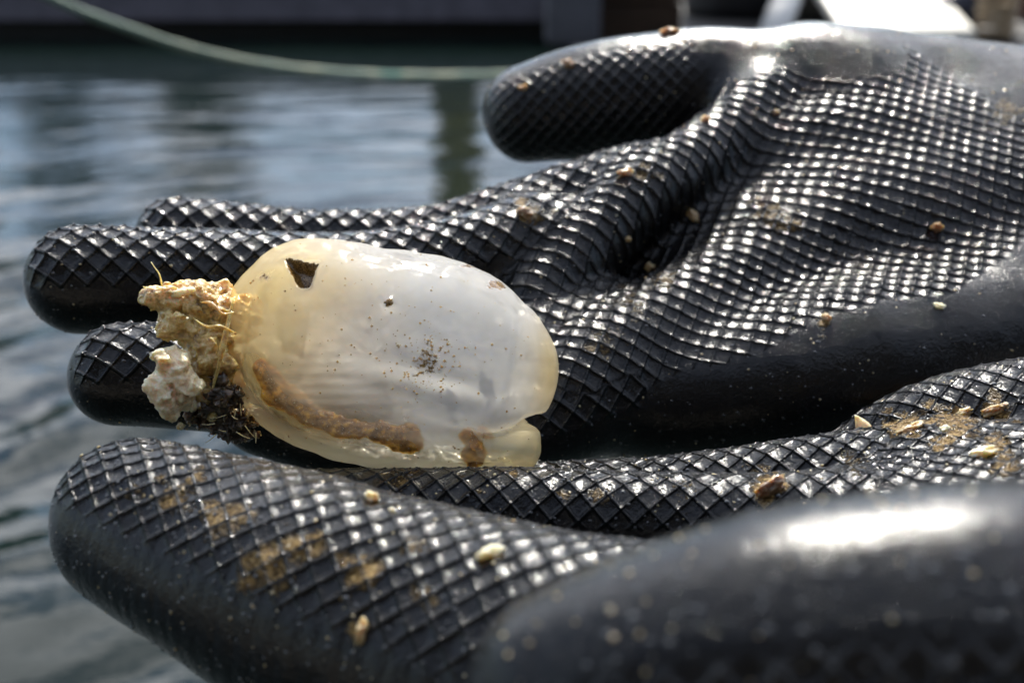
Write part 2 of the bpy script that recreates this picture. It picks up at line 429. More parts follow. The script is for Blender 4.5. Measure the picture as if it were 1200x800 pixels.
def pier_things():
    M_POST = simple('grey_concrete_post', (0.085, 0.085, 0.10), 0.85, 9, 0.3, 0.003)
    a, b = at(637, 20, 2.47), at(684, 20, 2.47)
    o = box('mooring_post', a[0]+.004, b[0]+.03, 2.44, 2.52, 0.2, 1.1, M_POST, bev=.008); tag(o, 'square grey post standing on the pier behind the raised thumb', 'post')
    M_BRN = simple('dark_brown_crate', (0.035, 0.018, 0.008), 0.85, 12, 0.4)
    a, b = at(692, 20, 2.5), at(788, 20, 2.5)
    t = empty('wooden_crate', ((a[0]+b[0])/2, 2.6, 0.2)); tag(t, 'dark brown wooden crate behind the raised thumb', 'crate')
    for k in range(5):
        box('plank', a[0], b[0], 2.50, 2.518, 0.202+k*0.072, 0.202+k*0.072+0.066, M_BRN, t)
        box('plank', a[0], b[0], 2.72, 2.738, 0.202+k*0.072, 0.202+k*0.072+0.066, M_BRN, t)
        box('plank', a[0]-.018, a[0]-.001, 2.50, 2.738, 0.202+k*0.072, 0.202+k*0.072+0.066, M_BRN, t)
        box('plank', b[0]+.001, b[0]+.018, 2.50, 2.738, 0.202+k*0.072, 0.202+k*0.072+0.066, M_BRN, t)
    M_BLK = simple('dark_drum', (0.018, 0.018, 0.02), 0.55, 12, 0.3)
    a, b = at(800, 20, 3.0), at(925, 20, 3.0); r = (b[0]-a[0])/2; cx = (a[0]+b[0])/2
    dr = empty('plastic_drum', (cx, 3.0, 0.2)); tag(dr, 'black plastic drum standing on the pier, behind the hand', 'drum')
    lathe('drum_body', [(r*.95, .202), (r, .23), (r, .34), (r*1.03, .35), (r*1.03, .37), (r, .38), (r, .54), (r*.94, .57)], cx, 3.0, M_BLK, dr)
    lathe('lid', [(r*.96, .5715), (r*1.02, .573), (r*1.02, .60), (r*.9, .61)], cx, 3.0, M_BLK, dr)
    M_WHT = simple('white_plastic', (0.80, 0.78, 0.74), 0.35, 10, 0.06)
    M_CRM = simple('cream_plastic', (0.80, 0.77, 0.68), 0.4, 10, 0.08)
    a, b = at(958, 12, 2.62), at(1112, 12, 2.62)
    tb = empty('hatch_cover', ((a[0]+b[0])/2, 2.7, 0.2)); tag(tb, 'sunlit cream hatch cover propped on the pier behind the far hand', 'hatch cover')
    V, F = box_vf(a[0]+.012, b[0], 2.45, 3.10, .204, .228); V = [(x, y, z+(y-2.45)*.22) for x, y, z in V]
    o = mesh_obj('panel', V, F, M_CRM, tb, smooth=False); md = o.modifiers.new('bevel', 'BEVEL'); md.width = .006; md.segments = 3
    box('batten', a[0]+.03, b[0]-.02, 3.0, 3.03, .202, .32, M_WOOD, tb)
    s0, s1 = at(905, 42, 2.40), at(940, -45, 3.2)
    o = tube('plastic_pipe', [s0, s1], [.026, .036], M_WHT, seg=24); tag(o, 'short white plastic pipe leaning back beside the cream hatch cover', 'pipe')
    # dark outboard-like bundle with wet highlights
    c = at(1142, 22, 2.6)
    M_NAVY = simple('dark_navy_bag', (0.018, 0.022, 0.04), 0.3, 30, 0.5, 0.01)
    V, F = surface_nets(lambda p: smin(seg(p, np.array([c[0]-.03, 2.62, .24]), np.array([c[0]+.06, 2.66, .30]), .045, .055)[0], seg(p, np.array([c[0]+.02, 2.6, .31]), np.array([c[0]+.0, 2.62, .40]), .04, .02)[0], .02) + 0.008*fbm(p*30), np.array([c[0]-.12, 2.5, .19]), np.array([c[0]+.18, 2.76, .46]), .008)
    o = mesh_obj('dry_bag', V, F, M_NAVY); tag(o, 'crumpled dark navy bag at the top right corner, beside the cream hatch cover', 'bag')
    M_TAN = simple('tan_coil', (0.35, 0.26, 0.16), 0.7, 40, 0.3)
    c2 = at(1168, 26, 2.5)
    pts = [(c2[0]+.03*math.cos(t_)*(1+.04*t_/6), 2.50+.03*math.sin(t_), .205+.0035*t_) for t_ in np.linspace(0, 6*6.28, 150)]
    o = tube('rope_coil', pts, .008, M_TAN, seg=8); tag(o, 'small tan rope coil below the dark bag at the top right', 'rope')
    M_RED = simple('dark_red_fabric', (0.10, 0.012, 0.012), 0.6, 30, 0.3)
    c3 = at(1199, 10, 2.9)
    o = lathe('fuel_can', [(.06, .202), (.068, .21), (.068, .42), (.05, .45), (.02, .46), (.02, .48)], c3[0]+.055, 2.9, M_RED); tag(o, 'dark red can cut by the right edge at the top of the frame', 'can')
pier_things()
def sky_blocker():  # unseen dark wall and deck, added to block sky behind the camera
    M_TAR = simple('dark_blocker_boards', (0.022, 0.018, 0.015), 0.8, 9, 0.4)
    q = empty('added_deck', (0, -1.6, 0)); tag(q, 'unseen plank deck added behind the camera to darken reflections', 'added_deck')  # added deck, darkens what the rubber reflects
    for i in range(10):
        y = -3.2 + i*0.29; box('plank', -6, 7, y, y+.28, .12, .16, M_WOOD, q)
    h = empty('sky_blocker', (0, -3.3, .16)); tag(h, 'dark unseen board wall added behind the camera to block the sky', 'sky_blocker')
    for i in range(14):
        z = .17 + i*.28; box('board', -6, 7, -3.3-.004*(i % 2), -3.24-.004*(i % 2), z, z+.275, M_TAR, h)
    V = [(-6.4, -3.0, 4.05), (7.4, -3.0, 4.05), (7.4, -6.5, 6.0), (-6.4, -6.5, 6.0), (-6.4, -3.0, 4.13), (7.4, -3.0, 4.13), (7.4, -6.5, 6.08), (-6.4, -6.5, 6.08)]
    mesh_obj('roof', V, [(3, 2, 1, 0), (4, 5, 6, 7), (0, 1, 5, 4), (2, 3, 7, 6), (1, 2, 6, 5), (3, 0, 4, 7)], M_TAR, h, smooth=False)
sky_blocker()
def rope():
    m, nt, b, o = new_mat('pale_green_rope')
    g = N(nt, 'ShaderNodeNewGeometry'); wv = N(nt, 'ShaderNodeTexWave', _bands_direction='DIAGONAL', Scale=60.0, Distortion=0.6); L(nt, g.outputs['Position'], wv.inputs['Vector'])
    n = noise_tex(nt, 7, 3)
    c = ramp(nt, n, [(0.40, (0.15, 0.22, 0.17)), (0.55, (0.30, 0.33, 0.23)), (0.62, (0.07, 0.20, 0.15))])
    L(nt, c, b.inputs['Base Color']); L(nt, bump(nt, wv.outputs[0], .002), b.inputs['Normal']); b.inputs['Roughness'].default_value = .6
    key = [(-260, -190, 1.35), (-100, -88, 1.4), (60, -2, 1.45), (150, 34, 1.5), (235, 61, 1.55), (320, 78, 1.62), (410, 87, 1.75), (500, 90, 1.95), (590, 89, 2.2), (640, 86, 2.36), (662, 83, 2.43)]
    ch = densify([(at(x, y, d), 5.4*d/1500) for x, y, d in key], 8)
    o = tube('mooring_rope', [c_[0] for c_ in ch], [c_[1]*(1+.06*math.sin(i*1.3)) for i, c_ in enumerate(ch)], m, seg=12)
    tag(o, 'pale green mooring rope sagging across the water', 'rope')
rope()
def tree(x, y, h, wid, label, dens=5200, base=0.25):
    t = empty('evergreen_tree', (x, y, 0.3)); tag(t, label, 'tree', 'evergreens on the far bank')
    tube('trunk', [(x, y, .2), (x+.03, y, h*.4), (x, y, h*.9)], [.14, .09, .02], M_BARK, t, 8)
    r = np.random.default_rng(int(x*100) & 0xffff); zz = r.uniform(base/h, 1, dens); th = r.uniform(0, 6.28, dens)
    prof = np.sqrt(np.clip(1-((zz-.42)/.60)**2, 0, 1))*(0.75+.35*np.sin(th*3+zz*9)*r.uniform(.4, 1, dens))
    rr = wid*prof*np.sqrt(r.uniform(.15, 1, dens))
    c = np.stack([x+rr*np.cos(th), y+rr*np.sin(th), zz*h], 1)
    a = r.normal(size=(dens, 3)); a /= np.linalg.norm(a, axis=1)[:, None]; b_ = np.cross(a, r.normal(size=(dens, 3))); b_ /= np.linalg.norm(b_, axis=1)[:, None]
    s = r.uniform(.05, .12, dens)[:, None]
    V = np.stack([c-a*s, c-b_*s*.6, c+a*s, c+b_*s*.6], 1).reshape(-1, 3)
    mesh_obj('crown', V, np.arange(dens*4).reshape(-1, 4), M_LEAF, t, smooth=False)
M_LEAF = simple('dark_foliage', (0.045, 0.065, 0.028), 0.6, 3, 0.5)
def bank():
    xs = np.linspace(-120, 120, 90); ys = np.array([9.5, 11, 13, 16, 40, 400.])
    zs = np.array([-.3, .25, .45, .5, .6, 3.0])
    X, Y = np.meshgrid(xs, ys, indexing='ij'); Z = np.repeat(zs[None], len(xs), 0) + .12*np.sin(X*.7+Y*.3)
    i = np.arange(X.size).reshape(X.shape); F = np.stack([i[:-1, :-1], i[1:, :-1], i[1:, 1:], i[:-1, 1:]], -1).reshape(-1, 4)
    tag(mesh_obj('ground', np.stack([X, Y, Z], -1).reshape(-1, 3), F, M_BANK), kind='structure')
    n = 26000; r = np.random.default_rng(5)
    hx = r.uniform(-26, 20, n); hh = 0.85+.55*np.sin(hx*.9)*np.sin(hx*.37+1)+.2*np.sin(hx*3.1)
    c = np.stack([hx, 15.5+r.uniform(-.8, .8, n), .35+hh*np.sqrt(r.uniform(0, 1, n))*1.1], 1)
    a = r.normal(size=(n, 3)); a /= np.linalg.norm(a, axis=1)[:, None]; b_ = np.cross(a, r.normal(size=(n, 3))); b_ /= np.linalg.norm(b_, axis=1)[:, None]
    s = r.uniform(.05, .11, n)[:, None]
    V = np.stack([c-a*s, c-b_*s*.6, c+a*s, c+b_*s*.6], 1).reshape(-1, 3)
    tag(mesh_obj('hedge', V, np.arange(n*4).reshape(-1, 4), M_LEAF, smooth=False), 'low dark scrub growing along the far bank', 'hedge', kind='stuff')
    for px, h, wd, lb in ((-60, 5.2, 1.0, 'tall dark evergreen left of frame whose reflection reaches the left edge'), (95, 3.7, .8, 'slim evergreen mirrored as the left dark streak in the water'),
                          (160, 2.9, .5, 'short evergreen between the two mirrored streaks'), (252, 4.6, .98, 'broader evergreen mirrored as the middle dark streak in the water'), (1180, 6.5, 1.6, 'large evergreen mirrored behind the pier at the right'), (1500, 7.5, 2.2, 'largest evergreen far right beyond the pier')):
        tree((px-600)/1500*19, 18.0, h+.3, wd, lb, 4200 if h < 5 else 9000)
bank()

# ------------------------------------------------------------------ the two gloved hands
S = 0.0061                                            # diamond diagonal
TT = 0.0
def glove(name, label, palm, ridges, fingers, axis_uv, n_up, bounds, palm_poly, mud_spots, forearm, level=2, kpalm=.014, cell=1.0, cup=1.0):
    """palm: list of chains; fingers: list of (chain, k, roll, pattern half angle, pattern on)"""
    palm = [densify(c, 2) for c in palm]; ridges = [(densify(c, 3), k) for c, k in ridges]
    fg = [(densify(c, 14 if c[0][1] > .011 and np.linalg.norm(c[0][0]-CAM) < .19 else 6), k, roll, half) for c, k, roll, half in fingers]
    def palm_sd(p):
        d = None
        for c in palm:
            s = chain_sd(p, c); d = s if d is None else smin(d, s, kpalm)
        for c, k in ridges: d = smin(d, chain_sd(p, c), k)
        return d
    def f(p):
        pd = palm_sd(p); out = pd
        for c, k, roll, half in fg:
            out = smin(out, smin(pd, chain_sd(p, c), k) if False else chain_sd(p, c), k) if k > 0.0035 else smin(out, chain_sd(p, c), k)
        out = out + 0.0004*vnoise(p*70+3)*np.clip(((p-CAM) @ FWD-.165)*60, .15, 1) + 0.0005*vnoise(p*28) + 0.00075*np.clip(vnoise(p*np.array([95, 30, 30])+11)-.1, 0, 1)*np.clip(vnoise(p*24+50)+.35, 0, 1)*np.clip(((p-CAM) @ FWD-.165)*60, 0, 1)
        return out
    lo, hi = bounds
    V, F = build_sdf(f, lo, hi, 0.0021, level)
    Nn = np_normals(V, F)
    # pattern coordinates
    e1, e2 = axis_uv; nn = n_up
    u = V @ e1; v = V @ e2
    wob = 0.0022*np.stack([vnoise(V*22+5), vnoise(V*22+40)], 1); u = u+wob[:, 0]; v = v+wob[:, 1]
    pd = palm_sd(V); sp_ = np.full(len(V), .86)
    px = to_px(V)
    facing = (Nn @ nn)
    pm = np.clip(poly_dist(px[:, 0], px[:, 1], palm_poly)/7.0+.3, 0, 1)*np.clip((facing+.35)*4, 0, 1)
    mask = pm; best = pd.copy()+0.0
    for c, k, roll, half in fg:
        A = np.array([x[0] for x in c]); rads = np.array([x[1] for x in c])
        ax = unit(A[-1]-A[0]); ua = (A-A[0]) @ ax
        uu = (V-A[0]) @ ax
        cen = np.stack([np.interp(uu, ua, A[:, q]) for q in range(3)], 1)
        cen = cen + np.outer(np.minimum(uu, 0), ax)
        n0 = nn*math.cos(roll)+np.cross(ax, nn)*math.sin(roll); n0 = unit(n0-ax*(n0 @ ax)); m0 = np.cross(ax, n0)
        q = V-cen; aa = np.arctan2(q @ m0, q @ n0); rl = np.interp(uu, ua, rads)
        vv = aa*(0.5*rl+0.5*rads.mean()); bd = chain_sd(V, c)
        uu = np.where(uu < 0, -rads[0]*np.arcsin(np.clip(-uu/rads[0], 0, .98)), uu)
        vv = np.where(uu < 0, vv*np.sqrt(np.clip(1-(uu/rads[0]/1.57)**2, .05, 1)), vv)
        # tip: angle from the palmar direction, so that the pattern ends on the tip too
        if roll > 1.2 and roll < 1.3: fm_k = .5*np.clip((835-px[:, 0])/60, 0, 1); vv = vv*1.3; uu = uu*1.3
        else: fm_k = 1.0
        m = bd < best-0.0
        best = np.where(m, bd, best)
        q0 = V-c[0][0]; tipd = (q0 @ unit(c[0][0]-c[1][0]))/c[0][1]
        fm = np.clip((half-np.abs(aa))*6+.5, 0, 1)*np.clip((0.80-tipd)*5, 0, 1)*fm_k
        sp_ = np.where(m, .98, sp_); u = np.where(m, uu, u); v = np.where(m, vv, v); mask = np.where(m, fm, mask)
    sp_ = sp_*cell; u = u/sp_; v = v/sp_
    a = (u+v)/S; b = (u-v)/S
    fa, fb = a-np.floor(a), b-np.floor(b)
    la = np.exp(-((np.minimum(fa, 1-fa))/.13)**2); lb = np.exp(-((np.minimum(fb, 1-fb))/.13)**2)
    tilt = (fa*fa + (1-fb)**2)*.5
    ia, ib = np.floor(a).astype(int), np.floor(b).astype(int)
    hs = lambda k: _perm[(ia*3+k) % 64, (ib*5+k*7) % 64, (ia+ib*2) % 64]
    bowl = (fa-.5)**2+(fb-.5)**2
    h = (0.00036+.00008*(1-cup))*np.maximum(la, lb)+0.00024*la*lb-0.00020 + cup*(0.00012*tilt+0.0009*bowl*(.4+hs(1))) + (.5+.5*cup)*(0.00042*(hs(2)-.5)*(fa-.5)+0.00042*(hs(3)-.5)*(fb-.5)) - .00012*hs(4)
    h = h*(.55+.5*np.clip(vnoise(V*45+31)+.7, 0, 1))
    # worn flat here and there
    wear = np.clip(1.15-0.8*np.clip(vnoise(V*110+9), 0, 1), 0, 1)
    V2 = V + Nn*(h*mask*wear)[:, None]
    mud = np.zeros(len(V)); mw_ = (1+.75*vnoise(V*260+2)+.4*vnoise(V*90+6))**2*1.1+.12
    for sx, sy, sr, am in mud_spots:
        mud = np.maximum(mud, am*np.exp(-((px[:, 0]-sx)**2+(px[:, 1]-sy)**2*1.5)/(sr*sr)*mw_))
    mud *= (facing > -.4)*(px[:, 2] > .175)
    root = empty(name, tuple(forearm[0][0]))
    tag(root, label, 'gloved hand', 'pair of gloved hands holding the sea squirt')
    o = mesh_obj('hand', V2, F, M_GLOVE, root, attrs={'pat': np.stack([a, b, mask], 1), 'mud': mud})
    c = densify(forearm, 6)
    tube('cuff', [x[0] for x in c], [x[1]*(1+.02*math.sin(i*2.1)) for i, x in enumerate(c)], M_CUFF, root, 40)
    return o, V2, F, Nn

# far hand: fingers to the left, palm tilted to the camera, thumb raised behind
FAR_FINGERS = [
    ([C(205, 279, .350, 46), C(300, 284, .350, 43), C(420, 290, .350, 42), C(520, 285, .350, 44), C(620, 255, .352, 48), C(740, 225, .355, 55)], .006, -.15, 1.35),   # index
    ([C(93, 327, .312, 62), C(190, 329, .314, 62), C(300, 328, .318, 58), C(420, 325, .322, 54), C(520, 312, .328, 56), C(630, 285, .338, 60)], .005, -.10, 1.15),    # middle
    ([C(143, 440, .286, 60), C(230, 442, .288, 63), C(340, 455, .294, 60), C(460, 455, .302, 60), C(600, 420, .316, 62), C(700, 390, .328, 62)], .004, -.05, 1.05),    # ring
    ([C(312, 490, .292, 46), C(400, 508, .294, 52), C(520, 512, .299, 54), C(640, 492, .306, 58), C(720, 462, .312, 60)], .005, 0, 1.1),                               # little
    ([C(622, 132, .402, 57), C(680, 122, .400, 66), C(750, 112, .398, 70), C(830, 104, .396, 70), C(910, 108, .392, 74), C(1000, 125, .388, 80)], .010, 1.25, 0.95),        # thumb
]
FAR_PALM = [
    [C(770, 235, .374, 50), C(900, 205, .373, 78), C(1050, 190, .374, 88), C(1330, 210, .382, 100)],
    [C(735, 335, .360, 58), C(880, 300, .354, 78), C(1080, 270, .357, 92), C(1330, 270, .368, 110)],
    [C(690, 430, .334, 70), C(830, 400, .342, 88), C(1020, 370, .350, 100), C(1330, 330, .365, 120)],
    [C(680, 470, .318, 68), C(840, 458, .318, 84), C(1010, 430, .322, 98), C(1330, 390, .342, 120)],
    [C(960, 116, .398, 82), C(1100, 136, .396, 92), C(1330, 186, .394, 110)],
]
FAR_RIDGES = [
    ([C(626, 352, .324, 46), C(690, 284, .334, 46), C(760, 226, .346, 44), C(830, 178, .360, 42), C(895, 125, .374, 40)], .006),
    ([C(668, 452, .308, 54), C(720, 412, .315, 54), C(790, 376, .324, 54), C(870, 334, .336, 52), C(970, 285, .350, 46)], .009),
]
far_poly = [(560, 420), (570, 300), (700, 190), (780, 150), (822, 114), (866, 92), (905, 84), (955, 64), (1000, 42), (1060, 52), (1130, 100), (1215, 150), (1230, 240), (1180, 300), (1112, 345), (1040, 350), (960, 372), (900, 408), (850, 425), (800, 432), (765, 450), (735, 470), (690, 478), (640, 500), (600, 520)]
e1 = RT*(-.90) + UP*(-.40) + FWD*(-.22); e1 = unit(e1)
nfar = unit(UP*0.80 - FWD*0.62); e1 = unit(e1 - nfar*(e1 @ nfar)); e2 = np.cross(nfar, e1)
far_mud = [(620, 250, 22, .9), (610, 238, 16, .8), (905, 250, 40, .62), (930, 262, 22, .72), (700, 400, 40, .5), (780, 330, 30, .55), (740, 350, 60, .45), (965, 378, 14, .9), (1180, 130, 30, .6), (860, 60, 20, .4), (760, 200, 30, .55), (1000, 300, 120, .38), (400, 275, 60, .35)]
lo = np.array([P(20, 0, .31)[0]-.01, 0.235, 0.30]); hi = np.array([P(1290, 0, .38)[0], .47, .56])
far_o, FV, FF, FN = glove('gloved_hand', 'far gloved hand with raised thumb, its palm turned to the camera behind the sea squirt', FAR_PALM, FAR_RIDGES, FAR_FINGERS,
              (e1, e2), nfar, (lo, hi), far_poly, far_mud, [C(1270, 250, .372, 190), C(1420, 240, .375, 175), C(1700, 215, .38, 180), C(2300, 170, .39, 200)])

NEAR_FINGERS = [
    ([C(160, 612, .236, 100), C(240, 645, .230, 118), C(340, 690, .223, 138), C(480, 745, .213, 158), C(640, 800, .203, 180), C(850, 850, .195, 200)], .006, -.1, 1.05),   # index
    ([C(360, 592, .262, 40), C(470, 598, .258, 47), C(600, 600, .252, 52), C(720, 606, .248, 54), C(860, 612, .243, 60), C(1000, 625, .238, 72)], .005, .0, 1.25),          # middle
    ([C(470, 598, .285, 50), C(600, 592, .280, 50), C(720, 588, .274, 50), C(850, 580, .267, 55), C(980, 575, .259, 66), C(1100, 570, .252, 80)], .004, .0, 1.2),           # ring
    ([C(980, 570, .285, 50), C(1050, 530, .282, 60), C(1130, 510, .278, 74), C(1250, 500, .272, 90)], .004, .0, 1.3),                                                        # little
    ([C(668, 808, .146, 118), C(780, 792, .144, 150), C(920, 775, .143, 182), C(1060, 770, .143, 200), C(1200, 775, .144, 212), C(1400, 800, .150, 220)], .004, 1.75, .8),   # thumb
]
NEAR_PALM = [
    [C(1000, 640, .240, 80), C(1150, 660, .230, 110), C(1400, 700, .215, 150)],
    [C(1100, 590, .250, 90), C(1200, 600, .244, 110), C(1400, 620, .235, 130)],
    [C(1250, 520, .268, 90), C(1400, 540, .255, 120)],
    [C(900, 900, .192, 200), C(1100, 900, .188, 215), C(1400, 860, .180, 250)],
]
near_poly = [(700, 560), (760, 555), (800, 580), (905, 555), (960, 515), (1020, 470), (1090, 450), (1220, 425), (1220, 640), (1000, 620), (800, 620)]
nnear = unit(UP*0.93 - FWD*0.36); f1 = unit(-RT + UP*0.12); f1 = unit(f1 - nnear*(f1 @ nnear)); f2 = np.cross(nnear, f1)
near_mud = [(160, 575, 30, .5), (200, 590, 30, .7), (250, 600, 35, .7), (190, 560, 14, .6), (230, 560, 16, .6), (310, 660, 30, .95), (290, 680, 18, .95), (350, 640, 30, .8), (370, 630, 20, .8),
            (430, 670, 34, .9), (480, 640, 30, .6), (400, 700, 25, .55), (500, 700, 40, .6), (570, 650, 30, .5), (420, 735, 16, .9), (1060, 500, 24, 1.0), (1120, 490, 40, 1.0), (1165, 478, 26, 1.0), (1100, 520, 24, .8), (1170, 520, 30, .8), (1180, 545, 25, .7),
            (900, 570, 22, .95), (660, 580, 14, .7), (560, 575, 18, .6), (600, 555, 14, .7), (700, 580, 20, .6), (800, 570, 30, .5), (470, 560, 40, .6), (700, 790, 30, .5), (1000, 545, 40, .5)]
lo = np.array([P(40, 0, .24)[0]-.015, 0.095, 0.31]); hi = np.array([P(1290, 0, .31)[0], .335, .465])
near_o, NV, NF, NN = glove('gloved_hand', 'near gloved hand under the sea squirt, its blurred thumb closest to the camera', NEAR_PALM, [], NEAR_FINGERS,
              (f1, f2), nnear, (lo, hi), near_poly, near_mud, [C(1390, 690, .222, 250), C(1560, 680, .225, 250), C(1900, 640, .24, 270), C(2700, 560, .27, 290)], kpalm=.012, cell=.88, cup=.25)

# ------------------------------------------------------------------ surface lookup
bv = {}
def bvh_of(V, F):
    return BVHTree.FromPolygons([tuple(v) for v in V[:, :]], F.tolist())
# light proxies for placing: decimate by using every face near the camera side
def vis_hit(px, py):
    """first surface hit of the pixel ray on either hand, by nearest visible vertex"""
    best = None
    for V, Nn, pxs in SURF:
        m = (np.abs(pxs[:, 0]-px) < 3.0) & (np.abs(pxs[:, 1]-py) < 3.0) & (((V-CAM)*Nn).sum(1) < 0)
        if not m.any(): continue
        i = np.where(m)[0]; j = i[np.argmin(pxs[i, 2])]
        if best is None or pxs[j, 2] < best[2]: best = (V[j], Nn[j], pxs[j, 2])
    return best
SURF = [(FV, FN, to_px(FV)), (NV, NN, to_px(NV))]

# ------------------------------------------------------------------ the sea squirt
SQD = .272
OUT = [(260, 402), (262, 370), (270, 345), (286, 320), (305, 302), (325, 289), (345, 281), (375, 277), (410, 279), (450, 284), (490, 290), (530, 300), (565, 315), (592, 332), (615, 355), (632, 378), (644, 405), (649, 428), (647, 452), (638, 475), (629, 492), (629, 515), (627, 535), (615, 549), (590, 553), (560, 552), (520, 549), (470, 546), (420, 540), (375, 530), (335, 515), (305, 494), (284, 468), (268, 436)]
def squirt_surface(ctr, scale, off=0.0, thick=.86):
    cx, cy = ctr; n = 280; m = 170
    th = np.array([math.atan2(y-cy, x-cx) for x, y in OUT]); rr = np.array([math.hypot(x-cx, y-cy) for x, y in OUT])
    o = np.argsort(th); th, rr = th[o], rr[o]
    T = np.linspace(-math.pi, math.pi, n, endpoint=False)
    Rr = np.interp(T, np.r_[th[-1]-2*math.pi, th, th[0]+2*math.pi], np.r_[rr[-1], rr, rr[0]])
    k = np.array([1, 2, 3, 2, 1.]); k /= k.sum(); Rr = np.convolve(np.r_[Rr[-2:], Rr, Rr[:2]], k, 'valid')*scale
    V = []
    half = 128*SQD/FPX*thick*scale
    for j in range(1, m):
        ph = math.pi*j/m - math.pi/2
        c = math.cos(ph)**0.92; s = math.sin(ph)
        for i in range(n):
            V.append((cx+Rr[i]*c*math.cos(T[i]), cy+Rr[i]*c*math.sin(T[i]), s*half))
    V = np.array(V); V = np.vstack([V, [cx, cy, -half], [cx, cy, half]])
    W = CAM + np.outer(SQD+off+V[:, 2], FWD) + np.outer((V[:, 0]-600)/FPX*SQD, RT) + np.outer((400-V[:, 1])/FPX*SQD, UP)
    F = []
    for j in range(m-2):
        for i in range(n):
            F.append((j*n+i, j*n+(i+1) % n, (j+1)*n+(i+1) % n, (j+1)*n+i))
    a, b = len(V)-2, len(V)-1
    for i in range(n): F += [(a, (i+1) % n, i), (b, (m-2)*n+i, (m-2)*n+(i+1) % n)]
    return W, F, V
def vnormals(V, F):
    me = bpy.data.meshes.new('t'); me.from_pydata([tuple(v) for v in V], [], F); me.update()
    n = np.zeros(len(V)*3, np.float32); me.vertices.foreach_get('normal', n); bpy.data.meshes.remove(me)
    return n.reshape(-1, 3)
def spix(V):   # flat picture coordinates of the squirt's own plane
    q = V-CAM; return 600+(q @ RT)/SQD*FPX, 400-(q @ UP)/SQD*FPX
def tunic_material():
    m, nt, b, out = new_mat('translucent_tunic')
    st = N(nt, 'ShaderNodeAttribute', _attribute_name='stain'); wm = N(nt, 'ShaderNodeAttribute', _attribute_name='warm'); cl = N(nt, 'ShaderNodeAttribute', _attribute_name='clear')
    n1 = noise_tex(nt, 900, 5, .65); n2 = noise_tex(nt, 120, 4); n3 = noise_tex(nt, 3000, 3, .6)
    base = mixc(nt, wm.outputs['Fac'], (0.52, 0.56, 0.63), (0.95, 0.70, 0.36))
    pa = N(nt, 'ShaderNodeAttribute', _attribute_name='pale'); base = mixc(nt, pa.outputs['Fac'], base, (1.0, 0.93, 0.72))  # lower rim: glow of transmitted sun painted into the base colour
    base = mixc(nt, math_n(nt, 'MULTIPLY', math_n(nt, 'SUBTRACT', n2, .45), .8, True), base, (0.90, 0.86, 0.80))
    gk = N(nt, 'ShaderNodeAttribute', _attribute_name='gutskin'); base = mixc(nt, gk.outputs['Fac'], base, (0.55, 0.33, 0.13))
    s = math_n(nt, 'MULTIPLY', math_n(nt, 'SUBTRACT', math_n(nt, 'ADD', st.outputs['Fac'], n1), 1.08), 6.0, True)
    scol = ramp(nt, n3, [(.35, (.05, .026, .006)), (.65, (.30, .17, .045))])
    base = mixc(nt, s, base, scol)
    b.inputs['Roughness'].default_value = 0.16; L(nt, base, b.inputs['Base Color'])
    L(nt, math_n(nt, 'SUBTRACT', 1.0, s), b.inputs['Subsurface Weight']); b.inputs['Subsurface Scale'].default_value = 0.030
    b.inputs['Subsurface Radius'].default_value = (1.0, 0.85, 0.62); b.inputs['IOR'].default_value = 1.36
    b.inputs['Coat Weight'].default_value = .5; b.inputs['Coat Roughness'].default_value = .06
    h = math_n(nt, 'ADD', n2, math_n(nt, 'MULTIPLY', n1, .12))
    L(nt, bump(nt, h, .0007, .7), b.inputs['Normal'])
    tr = N(nt, 'ShaderNodeBsdfTransparent'); L(nt, mixc(nt, wm.outputs['Fac'], (.97, .97, .96), (1.0, .91, .66)), tr.inputs[0])
    tl = N(nt, 'ShaderNodeBsdfTranslucent'); L(nt, mixc(nt, wm.outputs['Fac'], (.85, .86, .88), (.98, .86, .60)), tl.inputs[0])
    mt = N(nt, 'ShaderNodeMixShader'); L(nt, math_n(nt, 'MULTIPLY', math_n(nt, 'SUBTRACT', 1.0, s), .55), mt.inputs[0]); L(nt, b.outputs[0], mt.inputs[1]); L(nt, tl.outputs[0], mt.inputs[2])
    fac = math_n(nt, 'MULTIPLY', cl.outputs['Fac'], math_n(nt, 'SUBTRACT', 1.0, s))
    mx = N(nt, 'ShaderNodeMixShader'); L(nt, fac, mx.inputs[0]); L(nt, mt.outputs[0], mx.inputs[1]); L(nt, tr.outputs[0], mx.inputs[2])
    L(nt, mx.outputs[0], out.inputs['Surface'])
    return m
